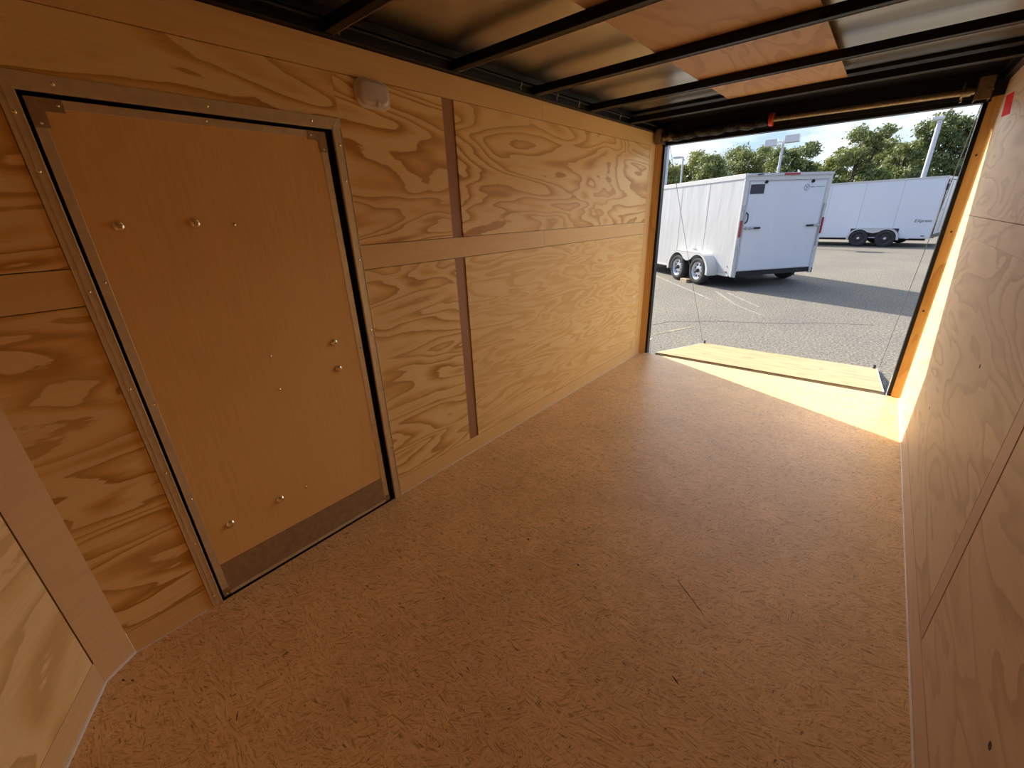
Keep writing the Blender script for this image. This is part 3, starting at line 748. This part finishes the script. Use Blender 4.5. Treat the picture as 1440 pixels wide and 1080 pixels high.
def fender(par, ya, yb, R, w, tx, mat):
    """tandem fender; tx maps (along, out, z) to local coordinates"""
    zc = .335
    # outer outline
    out = []
    top = zc + R + .02
    for k in range(0, 10):
        a = math.radians(180 + 20 - (110 * k / 9)); out.append((yb_ := (yb - math.cos(a) * 0 , 0))) if False else None
    pts = []
    for k in range(13):                                   # rear arc (small 'along')
        a = math.radians(188 - 98 * k / 12); pts.append((ya + (R + .05) * math.cos(a), zc + (R + .03) * math.sin(a)))
    for k in range(13):
        a = math.radians(90 - 98 * k / 12); pts.append((yb + (R + .05) * math.cos(a), zc + (R + .03) * math.sin(a)))
    # top skin
    th = .015; b = MB(); n = len(pts)
    vs = []; fs = []
    for (y, z) in pts:
        for o_, dz in ((0, 0), (w, 0), (w, -th), (0, -th)): vs.append(tx(y, o_, z + dz))
    for i in range(n - 1):
        for k in range(4): fs.append((i * 4 + k, i * 4 + (k + 1) % 4, (i + 1) * 4 + (k + 1) % 4, (i + 1) * 4 + k))
    fs += [(0, 1, 2, 3), tuple((n - 1) * 4 + k for k in range(4))]
    b.add(vs, fs)
    # face plate with two wheel arches
    inn = []
    m = (ya + yb) / 2
    for (y, z) in pts:
        c_ = ya if y < m else yb
        a = math.atan2(z - zc, y - c_)
        r = R - .022
        yy, zz = c_ + r * math.cos(a), zc + r * math.sin(a)
        if ya < yy < m or m <= yy < yb: zz = zz
        inn.append((yy, zz))
    # between the wheels the plate dips down
    inner = []
    r = R - .022
    half = (yb - ya) / 2
    a_end = math.asin(.25 / r)
    for k in range(17):
        a = math.radians(188) + (a_end - math.radians(188)) * k / 16; inner.append((ya + r * math.cos(a), zc + r * math.sin(a)))
    inner.append((m - .06, zc + .215)); inner.append((m, zc + .205)); inner.append((m + .06, zc + .215))
    for k in range(17):
        a = math.pi - a_end + (math.radians(-8) - (math.pi - a_end)) * k / 16; inner.append((yb + r * math.cos(a), zc + r * math.sin(a)))
    # resample the outer line to the same number of points
    def resample(P, N):
        P = np.array(P); L = np.r_[0, np.cumsum(np.hypot(*np.diff(P, axis=0).T))]
        s = np.linspace(0, L[-1], N); return list(zip(np.interp(s, L, P[:, 0]), np.interp(s, L, P[:, 1])))
    O2, I2 = resample(pts, 48), resample(inner, 48)
    # match by 'along' so that the plate stays tidy
    I2 = [I2[i] for i in range(48)]
    vs = [tx(y, w, z) for y, z in O2] + [tx(y, w, z) for y, z in I2] + [tx(y, w - .012, z) for y, z in O2] + [tx(y, w - .012, z) for y, z in I2]
    fs = []
    N = 48
    for i in range(N - 1):
        fs += [(i, i + 1, N + i + 1, N + i), (2 * N + i, 3 * N + i, 3 * N + i + 1, 2 * N + i + 1), (N + i, N + i + 1, 3 * N + i + 1, 3 * N + i)]
    b.add(vs, fs)
    return b.build('fender', mat, par)

# ------------------------------------------------------------------ white cargo trailer, parked askew behind the ramp
TH1 = .891
t1 = empty('cargo_trailer', (-.755, 10.028, G), 'white cargo trailer parked askew near the ramp, silver wheels and rear door in view', 'trailer', rz=TH1)
zb, zt = .287, 2.401
b = MB(); b.prism([(0.0, .03, zb), (2.13, .03, zb), (2.13, 5.0, zb), (1.065, 5.75, zb), (0, 5.0, zb)], (0, 0, zt - zb - .004))
b.build('body', M_['white'], t1)
for q0, q1 in ((-.014, .03), (2.10, 2.144)):
    b = MB(); b.box(q0, q1, .0, 5.0, 2.305, zt); b.build('roof_rail', M_['whitetrim'], t1, bevel=.004)
for q0, q1 in ((-.010, .012), (2.118, 2.14)):
    b = MB(); b.box(q0, q1, -.012, .035, zb - .01, zt); b.build('corner_trim', M_['whitetrim'], t1, bevel=.003)
b = MB(); b.box(-.012, .0, .1, 5.0, zb - .01, zb + .035); b.build('bottom_trim', M_['whitetrim'], t1)
for y in (1.17, 2.32, 3.54, 4.75):
    b = MB(); b.box(-.003, .001, y - .006, y + .006, zb + .03, 2.305); b.build('side_seam', M_['ink'], t1)
# rear frame
rf = MB(); rf.box(0.0, .088, -.02, .03, .30, 2.36); rf.box(2.042, 2.13, -.02, .03, .30, 2.36); rf.box(0, 2.13, -.025, .03, 2.262, 2.345)
rf.build('rear_frame', M_['whiteflat'], t1, bevel=.003)
b = MB(); b.box(0, 2.13, -.045, .03, 2.347, zt); b.build('rear_visor', M_['whitetrim'], t1, bevel=.005)
for q0, q1 in ((.045, .085), (2.045, 2.085)):
    b = MB(); b.box(q0, q1, -.03, .03, zb - .02, .39); b.build('post_foot', M_['whiteflat'], t1)
b = MB(); b.box(2.09, 2.12, -.03, .0, zb - .02, .375); b.build('reflector', M_['amber'], t1)
b = MB(); b.box(.09, 2.04, .0, .04, zb, .392); b.build('rear_sill', M_['axle'], t1)
rd = MB(); rd.box(.098, 2.032, -.018, .03, .40, 2.255)
rdo = rd.build('ramp_door', coated('door_gloss_white', (0.78, 0.80, 0.83), 1.0, .06, (1.2, 1.2, .5)), t1)
b = MB(); b.box(.098, .122, -.024, -.018, .40, 2.255); b.box(2.008, 2.032, -.024, -.018, .40, 2.255); b.box(.122, 2.008, -.024, -.018, 2.232, 2.255); b.box(.122, 2.008, -.024, -.018, .40, .425)
b.build('door_edging', M_['whitetrim'], rdo)
b = MB(); b.prism([(y, -.0195, z) for y, z in rrect(.302, 2.098, .168, .094, .02)], (0, -.003, 0)); b.build('placard', M_['sticker'], rdo, label='dark placard on the door')
for x, z in ((.485, 2.232), (1.641, 2.224)):
    b = MB(); b.lathe([(0, .034), (.03, .030), (.034, .016), (.020, .012), (.020, 0)], (x, -.02, z), (0, -1, 0), 18); b.build('bumper_stop', M_['rubber'], rdo, smooth=True)
b = MB(); b.prism([(.235, -.046, 2.362), (.36, -.046, 2.376), (.36, -.046, 2.392), (.235, -.046, 2.378)], (0, -.03, 0)); b.build('visor_hook', M_['rubber'], t1)
b = MB(); b.box(.882, 1.255, -.06, -.045, 2.354, 2.395); b.build('clearance_light', M_['redlens'], t1, bevel=.004)
for x in (.022, 2.108):
    b = MB(); b.box(x - .02, x + .02, -.045, -.02, 1.135, 1.48); b.build('tail_light', M_['redlens'], t1, bevel=.006)
for x in (.045, 2.085):
    for z in (1.727, .916):
        b = MB(); b.box(x - .035, x + .035, -.038, -.02, z - .045, z + .045); b.build('hinge', M_['alu_out'], t1, bevel=.004)
    for z0, z1 in ((.35, 1.13), (1.5, 1.7)):
        pass
b = MB(); b.tube([(.075, -.035, .33), (.075, -.035, 1.78)], .011, 8); b.build('lock_rod', M_['alu_out'], t1, smooth=True)
b = MB(); b.tube([(2.055, -.035, .90), (2.055, -.035, 1.75)], .011, 8); b.build('lock_rod', M_['alu_out'], t1, smooth=True)
b = MB(); b.tube([(.12, -.025, 1.64), (.145, -.055, 1.60), (.15, -.06, 1.53), (.145, -.055, 1.46), (.12, -.025, 1.415)], .013, 8); b.build('grab_handle', M_['rubber'], t1, smooth=True)
for xa, xb, z in ((.12, .34, 1.315), (2.06, 1.86, 1.318)):
    b = MB(); b.tube([(xa, -.04, z), (xb, -.045, z)], .014, 8)
    for q in (xa + (xb - xa) * .25, xa + (xb - xa) * .75): b.box(q - .02, q + .02, -.05, -.018, z - .03, z + .03)
    lb = b.build('cam_latch', M_['alu_out'], t1)
    s_ = 1 if xb > xa else -1
    b = MB(); b.tube([(xb, -.045, z), (xb + s_ * .16, -.045, z)], .02, 8); b.build('latch_grip', M_['rubber'], lb)
# ring and Y emblem with a thin line of script
b = MB(); cx, cz_ = 1.52, 2.105
n = 28
ring = [(cx + .062 * math.cos(2 * math.pi * k / n), -.021, cz_ + .062 * math.sin(2 * math.pi * k / n)) for k in range(n + 1)]
b.tube(ring, .0055, 5)
for p, q in (((cx, cz_ - .05), (cx, cz_ - .005)), ((cx, cz_ - .005), (cx - .03, cz_ + .035)), ((cx, cz_ - .005), (cx + .03, cz_ + .035))):
    b.tube([(p[0], -.021, p[1]), (q[0], -.021, q[1])], .006, 5)
b.build('emblem', M_['ink'], rdo)
b = MB()
for xa, xb in ((1.61, 1.72), (1.745, 1.965)):
    m_ = 26
    b.tube([(xa + (xb - xa) * k / m_, -.021, 2.112 + .008 * math.sin(k * 1.9)) for k in range(m_ + 1)], .0035, 5)
b.build('script_line', M_['ink'], rdo)
# running gear
tx1 = lambda a, o_, z: (-o_, a, z)
fender(t1, .951, 1.832, .40, .27, tx1, M_['whitetrim'])
tx1r = lambda a, o_, z: (2.13 + o_, a, z)
fender(t1, .951, 1.832, .40, .27, tx1r, M_['whitetrim'])
for y in (.951, 1.832):
    wheel(t1, -.145, y, .335, (-1, 0, 0)); wheel(t1, 2.275, y, .335, (1, 0, 0))
    b = MB(); b.tube([(-.05, y, .335), (2.18, y, .335)], .04, 10); b.build('axle', M_['axle'], t1)
for q0, q1 in ((.25, .33), (1.8, 1.88)):
    b = MB(); b.box(q0, q1, .2, 5.2, .19, .285); b.build('chassis_rail', M_['axle'], t1)
b = MB(); b.lathe([(0, .016), (.012, .014), (.014, 0)], (-.001, .182, .505), (-1, 0, 0), 12); b.build('bolt', M_['alu_out'], t1)
b = MB(); b.box(-.016, 0, .155, .215, .36, .385); b.build('side_marker', M_['amber'], t1, bevel=.003)
b = MB(); b.box(-.03, -.01, 1.40, 1.54, .79, .80); b.build('fender_light', M_['amber'], t1)
# block chocking the front wheel
b = MB(); b.box(-.30, -.10, 1.24, 1.52, 0, .085)
ch = b.build('wheel_block', M_['block'])
R1 = Matrix.Rotation(TH1, 4, 'Z'); ch.rotation_euler = (0, 0, TH1); ch.location = Vector((-.755, 10.028, G)) + R1 @ ch.location
tag(ch, 'weathered timber block between the two tires of the nearer trailer', 'wheel chock')

# ------------------------------------------------------------------ second trailer, further back on the right
TH2 = 2.93
t2 = empty('cargo_trailer', (3.16, 23.13, G), 'long white cargo trailer with black wheels, standing sideways farther back on the right', 'trailer', rz=TH2)
zb2, zt2 = .352, 2.575
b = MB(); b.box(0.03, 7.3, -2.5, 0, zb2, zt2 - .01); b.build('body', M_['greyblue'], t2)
for q0, q1 in ((-.03, .012), (-2.51, -2.47)):
    b = MB(); b.box(.0, 7.3, q0, q1, zt2 - .07, zt2); b.build('roof_rail', M_['whitetrim'], t2, bevel=.004)
b = MB(); b.box(.0, 7.3, .0, .012, zb2 - .01, zb2 + .03); b.build('bottom_trim', M_['whitetrim'], t2)
for x in (1.22, 2.44, 3.66, 4.88, 6.1):
    b = MB(); b.box(x - .004, x + .004, -.001, .002, zb2 + .03, zt2 - .07); b.build('side_seam', M_['ink'], t2)
b = MB(); b.box(-.01, .03, -2.5, 0, zb2, zt2 - .01); b.build('rear_frame', M_['whiteflat'], t2)
b = MB(); b.box(-.03, -.01, -2.40, -.09, .52, 2.44); d2 = b.build('ramp_door', M_['whitetrim'], t2)
b = MB(); b.box(-.02, .0, -2.42, -.04, .36, .50); b.build('rear_sill', M_['axle'], t2)
b = MB()
for y in (-.075, -2.415): b.box(-.034, -.008, y - .012, y + .012, .5, 2.44)
b.box(-.034, -.008, -2.4, -.09, 2.44, 2.46); b.build('door_seal', M_['rubber'], t2)
b = MB(); b.box(-.04, -.03, -.85, -.835, .55, 2.42); b.build('lock_rod', M_['alu_out'], d2)
b = MB(); b.box(-.06, -.01, -.20, .02, 2.08, 2.30); b.build('latch_box', M_['rubber'], t2)
for y in (-.35, -1.6):
    b = MB(); b.dome((-.032, y, 2.38), (-1, 0, 0), .05, .03); b.build('bumper_stop', M_['rubber'], d2)
for y in (-.5, -1.5):
    b = MB(); b.dome((-.032, y, 1.4), (-1, 0, 0), .03, .02); b.build('bolt', M_['alu_out'], d2)
tx2 = lambda a, o_, z: (a, .0 + o_, z)
fender(t2, 1.36, 2.265, .375, .10, tx2, M_['whitetrim'])
b = MB(); b.box(1.0, 2.62, .002, .004, .34, .72); b.build('wheel_well', M_['axle'], t2)
for x in (1.36, 2.265):
    wheel(t2, x, .045, .335, (0, 1, 0), .335, .10, 'rimdark', 6); wheel(t2, x, -2.4, .335, (0, -1, 0), .335, .2, 'rimdark', 6)
    b = MB(); b.tube([(x, -2.4, .335), (x, -.02, .335)], .04, 8); b.build('axle', M_['axle'], t2)
for q0, q1 in ((-.5, -.4), (-2.1, -2.0)):
    b = MB(); b.box(.2, 7.0, q0, q1, .24, .35); b.build('chassis_rail', M_['axle'], t2)
b = MB(); b.box(.19, .29, .0, .02, .425, .455); b.build('side_marker', M_['amber'], t2)
b = MB(); b.box(.62, .74, .0, .02, .33, .36); b.build('side_reflector', M_['whiteflat'], t2)
def text_mesh(s, size, mat, par, loc, rot, shear=0.25):
    cu = bpy.data.curves.new('lettering', 'FONT'); cu.body = s; cu.size = size; cu.shear = shear; cu.extrude = .002
    o = bpy.data.objects.new('tmp', cu); COL.objects.link(o)
    bpy.context.view_layer.update()
    me = bpy.data.meshes.new_from_object(o.evaluated_get(bpy.context.evaluated_depsgraph_get()))
    bpy.data.objects.remove(o)
    me.materials.clear(); me.materials.append(mat)
    q = bpy.data.objects.new('lettering', me); COL.objects.link(q); q.parent = par; q.location = loc; q.rotation_euler = rot
    return q
# the side's outward normal is local +y; text reads from large x to small x
text_mesh('EXpress', .155, M_['ink2'], t2, (.62, .006, .955), (math.pi / 2, 0, math.pi))

# ------------------------------------------------------------------ lamp posts
def lamp(x, y, ztop, r, heads, label):
    t = empty('lamp_post', (x, y, G), label, 'street light', 'lamp posts around the lot')
    b = MB(); b.tube([(x, y, G), (x, y, ztop)], [r, r * .8], 10); b.build('pole', M_['pole'], t, smooth=True)
    b = MB(); b.lathe([(0, r * 2), (.05, r * 2), (.06, r)], (x, y, G), (0, 0, 1), 12); b.build('base', M_['pole'], t)
    for dx, dz, w_, h_ in heads:
        b = MB(); b.box(x + dx - w_ / 2, x + dx + w_ / 2, y - .3, y + .25, ztop + dz - h_ / 2, ztop + dz + h_ / 2)
        hd = b.build('lamp_head', M_['polehead'], t, bevel=.03)
        b = MB(); b.box(min(x, x + dx), max(x, x + dx), y - .03, y + .03, ztop + dz - .03, ztop + dz + .03); b.build('arm', M_['pole'], t)
def at(az, D): return (1.6928 + az * D, -.6058 + D)
x, y = at(-.393, 26); lamp(x, y, 7.4, .105, [(-.5, 0, .6, .2)], 'tall pale lamp post just beyond the left jamb')
x, y = at(-.3585, 36); lamp(x, y, 5.1, .075, [(-.42, .02, .6, .12)], 'short lamp post with one head behind the front of the nearer trailer')
x, y = at(-.1765, 37); lamp(x, y, 5.55, .10, [(-.72, -.10, .75, .42), (.50, .02, .85, .46)], 'lamp post with two boxy heads behind the nearer trailer')
x, y = at(.031, 34); lamp(x, y, 5.25, .13, [(-.10, .08, .50, .14)], 'lamp post with a small single head above the farther trailer')

# ------------------------------------------------------------------ trees
rng = np.random.default_rng(7)
def tree(x, y, h, rad, kind, label, n=15000, leaf=.105, spread=1.0, low=.25):
    t = empty('tree', (x, y, G), label, 'tree', 'trees along the far side of the lot')
    nb = 34
    base = Vector((x, y, G))
    blobs = []
    for i in range(nb):
        a = rng.uniform(0, 2 * math.pi); q = rng.uniform(0, 1) ** .6
        zc = rng.uniform(low, .90)
        rr_ = rad * (1 - abs(zc - .50) ** 1.6 * 1.25)
        blobs.append((x + math.cos(a) * q * rr_ * spread, y + math.sin(a) * q * rr_ * .8, G + h * zc, rad * rng.uniform(.16, .36)))
    b = MB()
    b.tube([base, base + Vector((.1, 0, h * .25)), base + Vector((.0, .1, h * .5)), base + Vector((.1, 0, h * .8))], [.22, .18, .12, .04], 8)
    for bx, by, bz, br in blobs[:12]:
        s_ = base + Vector((0, 0, h * rng.uniform(.2, .5))); e2 = Vector((bx, by, bz))
        b.tube([s_, (s_ + e2) / 2 + Vector((0, 0, -.2)), e2], [.10, .06, .02], 6)
    b.build('trunk', M_['bark'], t, smooth=True)
    w = np.array([bb[3] ** 2 for bb in blobs]); w /= w.sum()
    idx = rng.choice(nb, n, p=w)
    B_ = np.array(blobs)[idx]
    dirs = rng.normal(size=(n, 3)); dirs /= np.linalg.norm(dirs, axis=1)[:, None]
    # clumps: leaves bunch around random directions on each blob
    rad_ = rng.uniform(.45, 1.0, n) + (rng.uniform(0, 1, n) ** 5) * .55 + .12 * np.sin(dirs[:, 0] * 9 + idx) * np.cos(dirs[:, 2] * 8 + idx * 2)
    P = B_[:, :3] + dirs * (B_[:, 3] * rad_)[:, None] * np.array([1, 1, .85])
    # leaf quads
    u = rng.normal(size=(n, 3)); u /= np.linalg.norm(u, axis=1)[:, None]
    v = np.cross(u, dirs + rng.normal(size=(n, 3)) * .6); v /= np.linalg.norm(v, axis=1)[:, None] + 1e-9
    s_ = leaf * rng.uniform(.5, 1.3, n)[:, None]
    V = np.stack([P - u * s_, P - v * s_ * .55, P + u * s_, P + v * s_ * .55], 1).reshape(-1, 3) - np.array([x, y, G])
    me = bpy.data.meshes.new('foliage')
    me.vertices.add(4 * n); me.vertices.foreach_set('co', V.astype(np.float32).ravel())
    me.loops.add(4 * n); me.loops.foreach_set('vertex_index', np.arange(4 * n, dtype=np.int32))
    me.polygons.add(n); me.polygons.foreach_set('loop_start', np.arange(0, 4 * n, 4, dtype=np.int32))
    me.update(calc_edges=True); me.validate()
    me.materials.append(M_['leaf'][kind])
    o = bpy.data.objects.new('foliage', me); COL.objects.link(o); o.parent = t
    return t
tspec = [(-.412, 41, .112, 2.2, 0, 'yellow green tree at the left end of the tree line, beside the tall lamp post'),
         (-.352, 49, .116, 2.5, 0, 'yellow green bushy tree behind the short lamp post'),
         (-.292, 42, .106, 2.2, 1, 'mid green rounded tree over the front half of the nearer trailer'),
         (-.238, 50, .122, 2.4, 1, 'mid green tree with a raised top over the middle of the nearer trailer roof'),
         (-.186, 59, .106, 2.7, 0, 'yellow green tree directly behind the lamp post with two heads'),
         (-.158, 41, .106, 1.8, 2, 'dark green tree just right of the lamp post with two heads'),
         (-.098, 60, .080, 2.0, 0, 'low yellow green tree in the dip of the tree line'),
         (-.062, 42, .126, 2.1, 1, 'large spreading tree above the gap between the two trailers'),
         (-.024, 59, .110, 2.5, 0, 'yellow green tree left of the small headed lamp post'),
         (.000, 50, .098, 2.0, 1, 'lower green tree behind the small headed lamp post'),
         (.056, 42, .132, 2.1, 2, 'dark green tree at the right end of the opening, over the farther trailer'),
         (.118, 51, .150, 2.5, 1, 'mid green tree at the far right, mostly behind the right jamb')]
for az, D, el, rad, kd, lab in tspec:
    x, y = at(az, D); hh = 1.376 + el * D - G
    tree(x, y, hh * 1.02, rad, kd, lab)
# a low hedge line behind the trunks closes the view under the crowns
def hedge():
    n = 34000
    X = rng.uniform(-29, 11, n); Y = 64 + rng.uniform(-1.2, 1.2, n)
    Z = G + rng.uniform(0, 1, n) * (4.2 + .6 * np.sin(X * .9) + .5 * np.sin(X * 2.3 + 1))
    P = np.stack([X, Y, Z], 1)
    u = rng.normal(size=(n, 3)); u /= np.linalg.norm(u, axis=1)[:, None]; v = np.cross(u, rng.normal(size=(n, 3))); v /= np.linalg.norm(v, axis=1)[:, None]
    s_ = .24 * rng.uniform(.5, 1.3, n)[:, None]
    V = np.stack([P - u * s_, P - v * s_ * .55, P + u * s_, P + v * s_ * .55], 1).reshape(-1, 3) - np.array([-7, 64, G])
    me = bpy.data.meshes.new('hedge'); me.vertices.add(4 * n); me.vertices.foreach_set('co', V.astype(np.float32).ravel())
    me.loops.add(4 * n); me.loops.foreach_set('vertex_index', np.arange(4 * n, dtype=np.int32))
    me.polygons.add(n); me.polygons.foreach_set('loop_start', np.arange(0, 4 * n, 4, dtype=np.int32))
    me.update(calc_edges=True); me.materials.append(M_['leaf'][2])
    o = bpy.data.objects.new('hedge', me); COL.objects.link(o); o.location = (-7, 64, G)
    tag(o, 'dark green undergrowth filling the space beneath the tree line', 'undergrowth', kind='stuff')
hedge()
